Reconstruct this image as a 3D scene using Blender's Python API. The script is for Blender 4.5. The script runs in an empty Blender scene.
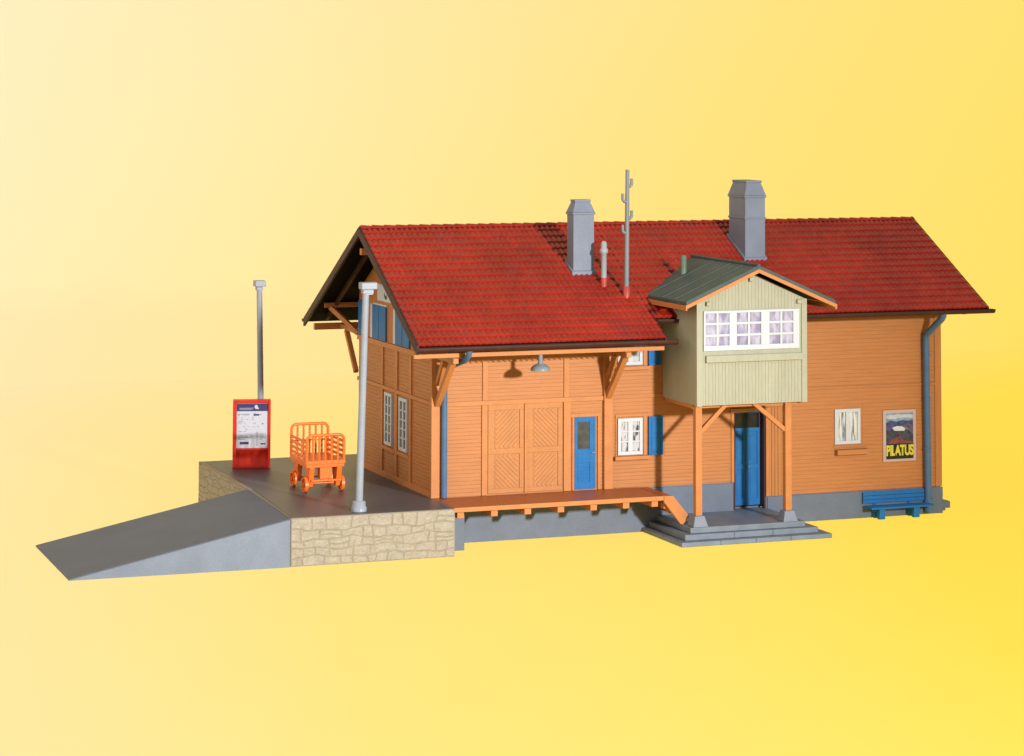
import bpy, math, random
from mathutils import Vector, Matrix
random.seed(7)
C = bpy.context.scene.collection
S = bpy.context.scene
H = -1.2            # floor the model stands on; z = 0 is the platform top
L = 14.84           # house length
W = 6.45            # house depth
YR, ZR, SL = 3.23, 6.76, 0.5354   # ridge and slope
XL, XR = -0.99, 15.82            # verges

# ------------------------------------------------------------------ materials
def nt(m):
    m.use_nodes = True
    n = m.node_tree.nodes; l = m.node_tree.links
    return n, l, n['Principled BSDF']

KA = .72
KEY = 300000
def plastic(name, col, rough=0.45, var=0.12, vscale=1.5, bump=0.15, bscale=30, stretch=(1, 1, 1), spec=0.22, grime_or_refl=0.0, grime_or_refl_col=(0.1, 0.07, 0.05), fine=0.06):
    m = bpy.data.materials.new(name); n, l, b = nt(m)
    tc = n.new('ShaderNodeTexCoord'); mp = n.new('ShaderNodeMapping'); mp.inputs['Scale'].default_value = stretch
    l.new(tc.outputs['Object'], mp.inputs['Vector'])
    n1 = n.new('ShaderNodeTexNoise'); n1.inputs['Scale'].default_value = vscale; n1.inputs['Detail'].default_value = 5
    n2 = n.new('ShaderNodeTexNoise'); n2.inputs['Scale'].default_value = bscale; n2.inputs['Detail'].default_value = 3
    l.new(mp.outputs[0], n1.inputs['Vector']); l.new(mp.outputs[0], n2.inputs['Vector'])
    r = n.new('ShaderNodeMapRange'); r.inputs['From Min'].default_value = .3; r.inputs['From Max'].default_value = .7
    r.inputs['To Min'].default_value = 1 - var; r.inputs['To Max'].default_value = 1 + var
    l.new(n1.outputs['Fac'], r.inputs['Value'])
    r2 = n.new('ShaderNodeMapRange'); r2.inputs['From Min'].default_value = .3; r2.inputs['From Max'].default_value = .7
    r2.inputs['To Min'].default_value = 1 - fine; r2.inputs['To Max'].default_value = 1 + fine
    l.new(n2.outputs['Fac'], r2.inputs['Value'])
    mu = n.new('ShaderNodeMath'); mu.operation = 'MULTIPLY'; l.new(r.outputs[0], mu.inputs[0]); l.new(r2.outputs[0], mu.inputs[1])
    vm = n.new('ShaderNodeVectorMath'); vm.operation = 'SCALE'; vm.inputs[0].default_value = [c * KA for c in col]
    l.new(mu.outputs[0], vm.inputs['Scale'])
    last = vm.outputs[0]
    if grime_or_refl > 0:
        n3 = n.new('ShaderNodeTexNoise'); n3.inputs['Scale'].default_value = vscale * 1.7; n3.inputs['Detail'].default_value = 6; n3.inputs['Roughness'].default_value = .65
        l.new(mp.outputs[0], n3.inputs['Vector'])
        r3 = n.new('ShaderNodeMapRange'); r3.inputs['From Min'].default_value = .52; r3.inputs['From Max'].default_value = .75; r3.inputs['To Max'].default_value = grime_or_refl
        l.new(n3.outputs['Fac'], r3.inputs['Value'])
        mx = n.new('ShaderNodeMix'); mx.data_type = 'RGBA'; l.new(r3.outputs[0], mx.inputs['Factor']); l.new(last, mx.inputs['A']); mx.inputs['B'].default_value = (*grime_or_refl_col, 1)
        last = mx.outputs['Result']
    l.new(last, b.inputs['Base Color'])
    b.inputs['Roughness'].default_value = rough
    b.inputs['Specular IOR Level'].default_value = spec
    if bump > 0:
        bp = n.new('ShaderNodeBump'); bp.inputs['Strength'].default_value = bump; bp.inputs['Distance'].default_value = .01
        l.new(n2.outputs['Fac'], bp.inputs['Height']); l.new(bp.outputs[0], b.inputs['Normal'])
    return m

M = {}
ORC = (0.49, 0.188, 0.057)
M['orange_wall'] = plastic('orange_wall', ORC, .5, .07, 1.2, .25, 14, (1, 1, 9), grime_or_refl=.16, grime_or_refl_col=(.42, .13, .035))
M['orange_vert'] = plastic('orange_vert', ORC, .5, .07, 1.2, .25, 14, (9, 9, 1))
M['timber'] = plastic('timber', (0.54, 0.203, 0.060), .48, .07, 3, .15, 30)
M['sliding'] = plastic('sliding', (0.51, 0.202, 0.062), .5, .06, 3, .15, 30)
M['deck'] = plastic('deck', (0.40, 0.105, 0.026), .42, .1, 2, .2, 20, (6, 1, 1), grime_or_refl=.25, grime_or_refl_col=(.3, .09, .03))
M['plinth'] = plastic('plinth', (0.14, 0.168, 0.225), .5, .08, 1.6, .2, 24, grime_or_refl=.25, grime_or_refl_col=(.09, .11, .13))
M['grey'] = plastic('grey', (0.195, 0.222, 0.285), .5, .08, 1.6, .2, 24, grime_or_refl=.25, grime_or_refl_col=(.13, .14, .16))
M['grey_light'] = plastic('grey_light', (0.33, 0.35, 0.37), .4, .05, 3, .1, 30)
M['step'] = plastic('step', (0.185, 0.22, 0.27), .45, .1, 2.5, .25, 30, grime_or_refl=.35, grime_or_refl_col=(.09, .09, .1))
M['paving'] = plastic('paving', (0.088, 0.084, 0.092), .44, .14, .8, .2, 20, grime_or_refl=.5, grime_or_refl_col=(.09, .055, .05), spec=.45)  # brown noise patches paint in the house's reflection on the paving
M['ramp'] = plastic('ramp', (0.092, 0.115, 0.165), .5, .1, 1.0, .2, 20, grime_or_refl=.35, grime_or_refl_col=(.07, .088, .12))
M['rampside'] = plastic('rampside', (0.19, 0.225, 0.29), .5, .08, 1.5, .15, 20)
M['sage'] = plastic('sage', (0.385, 0.378, 0.275), .5, .05, 2, .2, 24, (1, 1, .15))
M['oriel_roof'] = plastic('oriel_roof', (0.072, 0.105, 0.098), .5, .12, 2, .2, 24, spec=.1, grime_or_refl=.4, grime_or_refl_col=(.1, .12, .105))
M['brown'] = plastic('brown', (0.062, 0.026, 0.020), .45, .15, 3, .15, 30, spec=.1)
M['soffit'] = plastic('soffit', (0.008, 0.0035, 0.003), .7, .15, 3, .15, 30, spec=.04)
M['blue'] = plastic('blue', (0.024, 0.155, 0.40), .4, .08, 3, .15, 30, spec=.1)
M['bluepipe'] = plastic('bluepipe', (0.075, 0.15, 0.27), .38, .08, 3, .1, 30)
M['white'] = plastic('white', (0.57, 0.59, 0.63), .4, .02, 3, .05, 30, fine=.02)
M['red'] = plastic('red', (0.62, 0.03, 0.014), .3, .1, 2, .1, 20)
M['redbase'] = plastic('redbase', (0.42, 0.06, 0.045), .4, .1, 4, .1, 20)
M['cart'] = plastic('cart', (0.95, 0.17, 0.02), .32, .08, 6, .1, 30)
M['lamp'] = plastic('lamp', (0.30, 0.33, 0.39), .35, .05, 3, .08, 30)
M['mast'] = plastic('mast', (0.20, 0.21, 0.22), .4, .06, 3, .1, 30)
M['shade'] = plastic('shade', (0.22, 0.25, 0.27), .35, .05, 3, .08, 30)
M['black'] = plastic('black', (0.018, 0.018, 0.018), .3, .2, 3, .1, 30)
M['navy'] = plastic('navy', (0.05, 0.045, 0.14), .35, .08, 6, .05, 30)
M['paper'] = plastic('paper', (0.56, 0.56, 0.63), .45, .05, 9, .03, 30)
M['ink'] = plastic('ink', (0.16, 0.16, 0.22), .5, .3, 20, 0, 30)
M['pinkpaper'] = plastic('pinkpaper', (0.52, 0.37, 0.33), .5, .03, 3, .05, 30)
M['yellow'] = plastic('yellow', (0.60, 0.52, 0.04), .5, .05, 3, .05, 30)
M['p_sky'] = plastic('p_sky', (0.19, 0.30, 0.42), .5, .3, 8, 0, 30)
M['p_cloud'] = plastic('p_cloud', (0.48, 0.50, 0.52), .5, .2, 8, 0, 30)
M['p_ridge'] = plastic('p_ridge', (0.06, 0.06, 0.15), .5, .5, 10, 0, 30)
M['p_rock'] = plastic('p_rock', (0.045, 0.045, 0.06), .5, .6, 9, 0, 30)
M['p_red'] = plastic('p_red', (0.20, 0.05, 0.045), .5, .4, 9, 0, 30)
M['p_grey'] = plastic('p_grey', (0.13, 0.11, 0.15), .5, .5, 10, 0, 30)

# roof tiles: patchy reds with dusty purple stains
def tile_mat():
    m = bpy.data.materials.new('roof_tiles'); n, l, b = nt(m)
    tc = n.new('ShaderNodeTexCoord')
    a = n.new('ShaderNodeTexNoise'); a.inputs['Scale'].default_value = .75; a.inputs['Detail'].default_value = 5; a.inputs['Roughness'].default_value = .6
    mp = n.new('ShaderNodeMapping'); mp.inputs['Scale'].default_value = (1 / .15, 1 / .2781, 0.001)
    mp.inputs['Location'].default_value = (0.5, 0.19, 0)
    l.new(tc.outputs['Object'], mp.inputs[0])
    fl = n.new('ShaderNodeVectorMath'); fl.operation = 'FLOOR'; l.new(mp.outputs[0], fl.inputs[0])
    w = n.new('ShaderNodeTexWhiteNoise'); w.noise_dimensions = '3D'; l.new(fl.outputs[0], w.inputs['Vector'])
    l.new(tc.outputs['Object'], a.inputs['Vector'])
    r = n.new('ShaderNodeValToRGB'); e = r.color_ramp.elements
    e[0].position = .3; e[0].color = (0.175, 0.0095, 0.0040, 1); e[1].position = .72; e[1].color = (0.29, 0.0180, 0.0065, 1)
    l.new(a.outputs['Fac'], r.inputs[0])
    mr = n.new('ShaderNodeMapRange'); mr.inputs['To Min'].default_value = .93; mr.inputs['To Max'].default_value = 1.07; l.new(w.outputs['Value'], mr.inputs['Value'])
    vs = n.new('ShaderNodeVectorMath'); vs.operation = 'SCALE'; l.new(r.outputs[0], vs.inputs[0]); l.new(mr.outputs[0], vs.inputs['Scale'])
    s = n.new('ShaderNodeTexNoise'); s.inputs['Scale'].default_value = .55; s.inputs['Detail'].default_value = 7; s.inputs['Roughness'].default_value = .7
    mp2 = n.new('ShaderNodeMapping'); mp2.inputs['Location'].default_value = (3.1, 1.7, 0); mp2.inputs['Scale'].default_value = (1.5, .8, 1); mp2.inputs['Rotation'].default_value = (0, 0, .5)
    l.new(tc.outputs['Object'], mp2.inputs[0]); l.new(mp2.outputs[0], s.inputs['Vector'])
    sr = n.new('ShaderNodeMapRange'); sr.inputs['From Min'].default_value = .56; sr.inputs['From Max'].default_value = .72; sr.inputs['To Max'].default_value = .6; l.new(s.outputs['Fac'], sr.inputs['Value'])
    mx = n.new('ShaderNodeMix'); mx.data_type = 'RGBA'; l.new(sr.outputs[0], mx.inputs['Factor']); l.new(vs.outputs[0], mx.inputs['A']); mx.inputs['B'].default_value = (0.13, 0.018, 0.022, 1)
    l.new(mx.outputs['Result'], b.inputs['Base Color']); b.inputs['Roughness'].default_value = .28; b.inputs['Specular IOR Level'].default_value = .27
    f = n.new('ShaderNodeTexNoise'); f.inputs['Scale'].default_value = 26; l.new(tc.outputs['Object'], f.inputs['Vector'])
    bp = n.new('ShaderNodeBump'); bp.inputs['Strength'].default_value = .3; bp.inputs['Distance'].default_value = .01; l.new(f.outputs['Fac'], bp.inputs['Height']); l.new(bp.outputs[0], b.inputs['Normal'])
    return m
M['tiles'] = tile_mat()

M['mortar'] = plastic('mortar', (0.31, 0.255, 0.175), .7, .12, 6, .3, 30)
M['stone'] = plastic('stone', (0.35, 0.308, 0.242), .62, .10, 4.5, .9, 17, (1, 1, 1.6), grime_or_refl=.5, grime_or_refl_col=(.25, .19, .12), fine=.14)
M['stone_rim'] = plastic('stone_rim', (0.36, 0.29, 0.19), .6, .1, 5, .3, 20)

# printed curtains behind the panes
def curtain(name, light, dark, thr=(.42, .58), scale=(7, 7, 3), seed=0.0):
    m = bpy.data.materials.new(name); n, l, b = nt(m)
    tc = n.new('ShaderNodeTexCoord'); mp = n.new('ShaderNodeMapping'); mp.inputs['Scale'].default_value = scale; mp.inputs['Location'].default_value = (seed, 0, 0)
    l.new(tc.outputs['Object'], mp.inputs[0])
    a = n.new('ShaderNodeTexNoise'); a.inputs['Scale'].default_value = 1; a.inputs['Detail'].default_value = 4; l.new(mp.outputs[0], a.inputs['Vector'])
    r = n.new('ShaderNodeValToRGB'); e = r.color_ramp.elements
    e[0].position = thr[0]; e[0].color = (*dark, 1); e[1].position = thr[1]; e[1].color = (*light, 1)
    l.new(a.outputs['Fac'], r.inputs[0]); l.new(r.outputs[0], b.inputs['Base Color']); b.inputs['Roughness'].default_value = .18
    return m
M['curtain_grey'] = curtain('curtain_grey', (.40, .39, .41), (.05, .05, .055), (.36, .49), (9, 9, 3.5), 1.3)
M['curtain_lilac'] = curtain('curtain_lilac', (.36, .34, .43), (.19, .17, .26), (.40, .62), (6, 6, 2.5), 0.2)
M['curtain_white'] = curtain('curtain_white', (.5, .5, .5), (.10, .105, .11), (.38, .52), (11, 11, 1.2), 4.7)
M['glass_dark'] = plastic('glass_dark', (0.075, 0.075, 0.07), .15, .3, 6, 0, 20)
M['glass_black'] = plastic('glass_black', (0.02, 0.02, 0.018), .12, .3, 6, 0, 20)

# yellow graduated sheet, made translucent so cast shadows vanish; lit by an added sun
def sheet_mat():
    m = bpy.data.materials.new('yellow_translucent'); m.use_nodes = True
    n = m.node_tree.nodes; l = m.node_tree.links; n.clear()
    out = n.new('ShaderNodeOutputMaterial'); tc = n.new('ShaderNodeTexCoord'); sp = n.new('ShaderNodeSeparateXYZ'); l.new(tc.outputs['Object'], sp.inputs[0])
    def ma(op, a, b, c=None):
        k = n.new('ShaderNodeMath'); k.operation = op
        for i, v in enumerate((a, b, c)):
            if v is None: continue
            if isinstance(v, (int, float)): k.inputs[i].default_value = v
            else: l.new(v, k.inputs[i])
        return k.outputs[0]
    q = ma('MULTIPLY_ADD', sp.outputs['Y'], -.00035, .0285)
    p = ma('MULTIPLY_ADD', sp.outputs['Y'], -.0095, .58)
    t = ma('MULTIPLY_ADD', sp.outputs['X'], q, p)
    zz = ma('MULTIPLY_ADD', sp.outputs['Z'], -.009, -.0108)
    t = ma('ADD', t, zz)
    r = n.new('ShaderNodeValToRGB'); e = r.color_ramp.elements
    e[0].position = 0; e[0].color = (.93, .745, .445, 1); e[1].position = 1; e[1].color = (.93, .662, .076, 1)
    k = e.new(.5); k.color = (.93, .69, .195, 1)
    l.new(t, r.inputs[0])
    tr = n.new('ShaderNodeBsdfTranslucent'); df = n.new('ShaderNodeBsdfDiffuse'); mx = n.new('ShaderNodeMixShader'); mx.inputs[0].default_value = .10
    l.new(r.outputs[0], tr.inputs[0]); l.new(r.outputs[0], df.inputs[0]); l.new(tr.outputs[0], mx.inputs[1]); l.new(df.outputs[0], mx.inputs[2]); l.new(mx.outputs[0], out.inputs[0])
    return m
M['sheet'] = sheet_mat()

# ------------------------------------------------------------------ mesh tools
class MB:
    def __init__(s): s.v = []; s.f = []; s.sm = []
    def add(s, vs, fs, smooth=False):
        o = len(s.v); s.v += [tuple(p) for p in vs]
        for f in fs: s.f.append(tuple(i + o for i in f)); s.sm.append(smooth)
        return s
    def box(s, x0, x1, y0, y1, z0, z1):
        v = [(x, y, z) for z in (z0, z1) for y in (y0, y1) for x in (x0, x1)]
        return s.add(v, [(0, 2, 3, 1), (4, 5, 7, 6), (0, 1, 5, 4), (2, 6, 7, 3), (0, 4, 6, 2), (1, 3, 7, 5)])
    def prism(s, pts, d):
        # pts: planar 3d polygon, d: extrusion vector
        n = len(pts); d = Vector(d); a = [Vector(p) for p in pts]; b = [p + d for p in a]
        nrm = Vector((0, 0, 0))
        for i in range(n): nrm += a[i].cross(a[(i + 1) % n])
        flip = nrm.dot(d) > 0
        f = [tuple(range(n)), tuple(range(2 * n - 1, n - 1, -1))] + [((i + 1) % n, i, i + n, (i + 1) % n + n) for i in range(n)]
        if flip: f = [tuple(reversed(q)) for q in f]
        return s.add(a + b, f)
    def bar(s, p, q, w, h, up=(0, 0, 1)):
        p = Vector(p); q = Vector(q); d = (q - p).normalized(); u = Vector(up)
        x = d.cross(u).normalized(); u = x.cross(d).normalized(); x *= w / 2; u *= h / 2
        return s.prism([p - x - u, p + x - u, p + x + u, p - x + u], q - p)
    def tube(s, pts, r, seg=12, cap=True):
        pts = [Vector(p) for p in pts]; rr = r if isinstance(r, (list, tuple)) else [r] * len(pts)
        vs = []; prev = None
        for i, p in enumerate(pts):
            if i == 0: d = pts[1] - p
            elif i == len(pts) - 1: d = p - pts[i - 1]
            else: d = (pts[i + 1] - p).normalized() + (p - pts[i - 1]).normalized()
            if d.length < 1e-9: d = prev_d
            d = d.normalized(); prev_d = d
            u = prev if prev is not None else (Vector((0, 0, 1)) if abs(d.z) < .9 else Vector((1, 0, 0)))
            x = d.cross(u).normalized(); u = x.cross(d).normalized(); prev = u
            for k in range(seg):
                a = 2 * math.pi * k / seg; vs.append(p + x * math.cos(a) * rr[i] + u * math.sin(a) * rr[i])
        fs = []
        for i in range(len(pts) - 1):
            for k in range(seg):
                a = i * seg + k; b = i * seg + (k + 1) % seg; fs.append((a, a + seg, b + seg, b))
        s.add(vs, fs, True)
        if cap:
            n = len(vs); s.add(vs[:seg], [tuple(range(seg))]); s.add(vs[-seg:], [tuple(reversed(range(seg)))])
        return s
    def lathe(s, c, prof, seg=24):
        # prof: (r, z)
        vs = [(c[0] + r * math.cos(2 * math.pi * k / seg), c[1] + r * math.sin(2 * math.pi * k / seg), c[2] + z) for r, z in prof for k in range(seg)]
        fs = [(i * seg + k, i * seg + (k + 1) % seg, (i + 1) * seg + (k + 1) % seg, (i + 1) * seg + k) for i in range(len(prof) - 1) for k in range(seg)]
        s.add(vs, fs, True); s.add(vs[:seg], [tuple(reversed(range(seg)))]); s.add(vs[-seg:], [tuple(range(seg))])
        return s
    def build(s, name, mat, parent=None, bevel=0.0, label=None):
        me = bpy.data.meshes.new(name); me.from_pydata(s.v, [], s.f); me.update()
        for p, q in zip(me.polygons, s.sm): p.use_smooth = q
        me.materials.append(M[mat] if isinstance(mat, str) else mat)
        o = bpy.data.objects.new(name, me); C.objects.link(o)
        if parent is not None: o.parent = parent
        if bevel > 0:
            b = o.modifiers.new('bevel', 'BEVEL'); b.width = bevel; b.segments = 2; b.limit_method = 'ANGLE'
        if label: o['label'] = label
        return o

def relocate(o, loc):
    """put the mesh origin at loc without moving the shape"""
    loc = Vector(loc); o.data.transform(Matrix.Translation(-loc)); o.location = loc

def thing(name, label, cat, loc=(0, 0, 0), rz=0, group=None):
    o = bpy.data.objects.new(name, None); C.objects.link(o); o.location = loc; o.rotation_euler = (0, 0, rz); o.empty_display_size = .3
    o['label'] = label; o['category'] = cat
    if group: o['group'] = group
    return o
def tag(o, label, cat, group=None):
    o['label'] = label; o['category'] = cat
    if group: o['group'] = group
    return o

def text_mesh(txt, name, mat, parent, x0, x1, z0, z1, y, depth=.008, bold=.0, box=None):
    cu = bpy.data.curves.new('t', 'FONT'); cu.body = txt; cu.extrude = .02; cu.offset = bold; cu.space_character = .92
    t = bpy.data.objects.new('t', cu); C.objects.link(t); bpy.context.view_layer.update()
    me = bpy.data.meshes.new_from_object(t.evaluated_get(bpy.context.evaluated_depsgraph_get()))
    C.objects.unlink(t); bpy.data.objects.remove(t)
    xs = [v.co.x for v in me.vertices]; ys = [v.co.y for v in me.vertices]
    sx = (x1 - x0) / (max(xs) - min(xs)); sy = (z1 - z0) / (max(ys) - min(ys)); mx, my = min(xs), min(ys)
    for v in me.vertices:
        v.co = (x0 + (v.co.x - mx) * sx, y - (v.co.z + .02) / .04 * depth, z0 + (v.co.y - my) * sy)
    me.materials.clear(); me.materials.append(M[mat]); me.name = name
    o = bpy.data.objects.new(name, me); C.objects.link(o); o.parent = parent
    return o

# ------------------------------------------------------------------ setting: one folded sheet
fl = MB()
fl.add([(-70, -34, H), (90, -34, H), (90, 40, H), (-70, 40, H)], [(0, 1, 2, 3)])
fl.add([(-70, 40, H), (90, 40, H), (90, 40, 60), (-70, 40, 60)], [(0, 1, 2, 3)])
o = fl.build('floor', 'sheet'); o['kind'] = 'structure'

# ------------------------------------------------------------------ station house
house = thing('station_house', 'orange timber clad model station building with long red tiled roof and sage green oriel', 'station building', (0, 0, H))
def local(o, root=house):
    o.parent = root; o.matrix_parent_inverse = Matrix.Translation(-Vector(root.location)); return o
def P(mb, name, mat, parent=None, bevel=0.0, label=None):
    o = mb.build(name, mat, None, bevel, label)
    return local(o) if parent is None else setpar(o, parent)
def setpar(o, p):
    # world-space mesh under a part whose own geometry is in world space
    o.parent = p; return o

PITCH = .1; GAP = .011; DEP = .006
def cut(spans, a, b):
    r = []
    for s0, s1 in spans:
        if b <= s0 or a >= s1: r.append((s0, s1)); continue
        if a > s0: r.append((s0, a))
        if b < s1: r.append((b, s1))
    return r
rs = random.Random(11)
def siding(x0, x1, z0, z1, holes, face='front', off=0.0, lim=None, pitch=PITCH):
    """horizontal boards with shadow gaps; face front: plane y=off facing -y; left: plane x=off facing -x (x0,x1 mean y)"""
    mb = MB(); z = z0
    while z < z1 - 1e-6:
        zt = min(z + pitch, z1)
        sp = [(x0, x1)]
        if lim: sp = [lim((z + zt) / 2, x0, x1)]
        for (a, b, c, e) in holes:
            if zt > c + .02 and z < e - .02: sp = cut(sp, a, b)
        for a, b in sp:
            if b - a < .01: continue
            def q(u, d, h):
                return {'front': (u, off - d, h), 'back': (u, off + d, h), 'left': (off - d, u, h), 'right': (off + d, u, h)}[face]
            DEP = .0055 + rs.random() * .003
            v = [q(a, 0, z), q(b, 0, z), q(a, DEP, z + GAP), q(b, DEP, z + GAP), q(a, DEP - .003, zt), q(b, DEP - .003, zt), q(a, 0, zt), q(b, 0, zt)]
            f = [(0, 1, 3, 2), (2, 3, 5, 4), (4, 5, 7, 6), (0, 2, 4, 6), (1, 7, 5, 3)]
            if face in ('back', 'left'): f = [tuple(reversed(k)) for k in f]
            mb.add(v, f)
        z = zt
    return mb

D2 = (8.5, 9.45, -1.2, 1.86)       # recessed entrance
# front wall: core + boards
core = MB()
core.box(0.01, D2[0], 0.001, .2, -0.02, 4.9); core.box(D2[1], L - .01, 0.001, .2, -.45, 4.9); core.box(D2[0], D2[1], 0.001, .2, 1.86, 4.9)
wl = siding(.2, 8.44, 0.0, 4.9, [(1.32, 3.79, 0, 2.46), (3.83, 4.55, 0, 1.98), (5.06, 6.48, .86, 1.88), (5.06, 6.48, 3.22, 4.2)], pitch=.098)
wr = siding(9.92, L - .2, -.45, 4.9, [(11.47, 12.4, .82, 1.88), (8, 9.92, -1, 1.98)], pitch=.104)
wm = siding(8.44, 9.92, 1.96, 4.9, [], pitch=.098)
for b_ in (wl, wr, wm): core.add(b_.v, b_.f)
P(core, 'wall', 'orange_wall')
# vertical boards right of entrance
vb = MB()
for i in range(4): vb.box(9.53 + i * .095, 9.53 + i * .095 + .085, -.03, -.002, -.45, 1.96)
P(vb, 'plank_panel', 'orange_vert', bevel=.004)
# left gable wall
def gl(z, a, b):
    k = (ZR - .14 - z) / SL
    return (max(a, YR - k), min(b, YR + k)) if k > 0 else (YR, YR)
GS = [(4.12, 4.27), (2.86, 3.06), (1.68, 1.84)]
gh = [(3.28, 3.98, .86, 2.36), (1.92, 2.74, .86, 2.36)]
g = siding(.02, W - .02, 0, 3.56, gh, 'left', 0.0, gl, .098)
gcore = MB()
gcore.prism([(0, 0, -.02), (0, W, -.02), (0, W, ZR - .14 - SL * (W - YR)), (0, YR, ZR - .14), (0, 0, ZR - .14 - SL * YR)], (.2, 0, 0))
g.add(gcore.v, gcore.f)
P(g, 'wall', 'orange_wall')
# upper gable: vertical boards
up = MB(); y = .05
while y < W - .05:
    ya, yb = y, min(y + .16, W - .05); zt = ZR - .2 - SL * max(abs(ya - YR), abs(yb - YR))
    if zt > 3.62: up.box(-.02, -.001, ya, yb - .014, 3.6, zt)
    y += .16
P(up, 'plank_panel', 'orange_vert')
# right and back walls
r = siding(0.02, W - .02, -.45, 6.2, [], 'right', L, gl, .104)
rc = MB(); rc.prism([(L - .2, 0, -.45), (L - .2, W, -.45), (L - .2, W, ZR - .14 - SL * (W - YR)), (L - .2, YR, ZR - .14), (L - .2, 0, ZR - .14 - SL * YR)], (.198, 0, 0))
r.add(rc.v, rc.f); P(r, 'wall', 'orange_wall')
bw = siding(.02, L - .02, -.45, 4.8, [], 'back', W, None, .104); bw.box(.2, L - .2, W - .2, W - .001, -.45, 4.8)
P(bw, 'wall', 'orange_wall')
# gable framing
fr = MB()
for a, b in GS: fr.box(-.05, -.001, a, b, .16, 2.38); fr.box(-.045, -.001, a, b, 2.48, 3.52)
P(fr, 'stud', 'timber', bevel=.006) if False else None
for a, b in GS:
    k = MB(); k.box(-.05, -.001, a, b, .16, 2.38); P(k, 'timber_stud', 'timber', bevel=.006)
    k = MB(); k.box(-.045, -.001, a, b, 2.48, 3.52); P(k, 'timber_stud', 'timber', bevel=.006)
for z0, z1, d in ((0.0, .16, .055), (2.38, 2.48, .055), (3.52, 3.66, .07)):
    k = MB(); k.box(-d, -.001, 0.0, W, z0, z1); P(k, 'timber_rail', 'timber', bevel=.008)
k = MB(); k.box(-.06, -.001, 1.84, 2.86, .76, .86); k.box(-.06, -.001, 3.06, 4.12, .76, .86); P(k, 'timber_rail', 'timber', bevel=.006)

# corner posts and front framing
def post(x0, x1, z0, z1, d=.05, name='timber_post'):
    k = MB(); k.box(x0, x1, -d, -.001, z0, z1); return P(k, name, 'timber', bevel=.008)
k = MB(); k.box(-.06, .2, -.06, -.001, 0.0, 4.2); k.box(-.06, -.001, -.001, .06, 0, 3.52); P(k, 'timber_post', 'timber', bevel=.008)
post(1.32, 1.48, 0, 2.34); post(1.34, 1.48, 2.46, 4.0, .045); post(3.59, 3.79, 0, 2.34); post(3.60, 3.74, 2.46, 4.0, .045)
post(4.55, 4.64, 0, 1.98, .05); post(3.83, 3.89, 0, 1.98, .05)
k = MB(); k.box(3.79, 4.66, -.055, -.001, 1.93, 2.02); P(k, 'lintel', 'timber', bevel=.006)
post(4.71, 4.95, 0, 4.2, .12)
k = MB(); k.box(.2, 4.71, -.06, -.001, 2.34, 2.46); P(k, 'timber_rail', 'timber', bevel=.008)
k = MB(); k.box(4.95, 8.44, -.032, -.001, 2.36, 2.46); k.box(9.92, L - .2, -.03, -.001, 2.38, 2.44); P(k, 'timber_rail', 'orange_wall', bevel=.004)
k = MB(); k.box(L - .2, L + .005, -.03, -.001, -.45, 4.7); P(k, 'timber_post', 'orange_vert', bevel=.006)
post(8.42, 8.5, -.02, 1.96, .05); post(9.45, 9.53, -.45, 1.96, .05)
k = MB(); k.box(8.40, 9.55, -.055, -.001, 1.86, 1.96); P(k, 'lintel', 'timber', bevel=.006)
k = MB(); k.box(D2[0], D2[0] + .05, 0.0, .3, -.75, 1.86); k.box(D2[1] - .05, D2[1], 0.0, .3, -.75, 1.86); k.box(D2[0], D2[1], .3, .36, -.75, 1.9); P(k, 'door_reveal', 'brown')
# scalloped trim below the purlin
k = MB(); x = .2
while x < 4.7:
    w_ = .155
    pts = [(x, -.025, 3.62), (x + w_, -.025, 3.62)] + [(x + w_ - w_ * i / 8, -.025, 3.50 - .055 * math.sin(math.pi * i / 8)) for i in range(9)]
    k.prism(pts, (0, -.03, 0)); x += w_
P(k, 'scalloped_trim', 'timber')

# foundation
k = MB(); k.box(.05, 8.5, 0.002, .25, H, -.02); k.box(9.45, L - .02, -.0, .25, H, -.452); k.box(L - .25, L - .0, 0.25, W, H, -.452)
k.box(.05, L - .25, W - .25, W, H, -.452); k.box(.05, .3, .25, W - .25, H, -.02); k.box(8.5, 9.45, .3, .5, H, -.75)
k.box(0.02, 8.46, -.03, 0.0, H, -.05); k.box(9.49, L + .02, -.035, -.002, H, -.47)
f_ = P(k, 'foundation', 'plinth', bevel=.006)
k = MB(); k.box(L + .02, L + .42, .25, .75, -1.12, -.93); k.box(L + .02, L + .3, .3, .7, -1.2, -1.12); P(k, 'foundation_block', 'plinth', bevel=.02)

# ---- roof
def rz_(y): return ZR - SL * abs(y - YR)
RUN = .2781; COLW = .15
def tiles(mb, x0, x1, r0, r1, side):
    n = max(1, round((x1 - x0) / COLW)); cw = (x1 - x0) / n; K = 6
    nv = Vector((0, side * SL, 1)).normalized()
    prof = [0.0, .012, .026, .034, .026, .010]
    xs = []; hs = []
    for c in range(n):
        for j in range(K): xs.append(x0 + (c + j / K) * cw); hs.append(prof[j])
    xs.append(x1); hs.append(prof[0])
    for rr in range(r0, r1):
        ya = YR + side * rr * RUN; yb = YR + side * (rr + 1) * RUN
        vs = []
        jit = [random.uniform(-.004, .004) for _ in range(n + 1)]
        for (y, base, f) in ((ya, .012, 1), (yb - side * .022, .052, 1), (yb, .034, .95), (yb + side * .002, .006, .3)):
            for i, (x, h) in enumerate(zip(xs, hs)):
                vs.append(Vector((x, y, rz_(y))) + nv * (base + h * f + jit[min(i // K, n)] * (base > .03)))
        N = len(xs); fs = []
        for b_ in range(3):
            for i in range(N - 1):
                o0, o1 = b_ * N, (b_ + 1) * N
                fs.append((i + o0, i + o1, i + 1 + o1, i + 1 + o0) if side < 0 else (i + o0, i + 1 + o0, i + 1 + o1, i + o1))
        mb.add(vs, fs, False)
XS = 5.76
t = MB()
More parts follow.
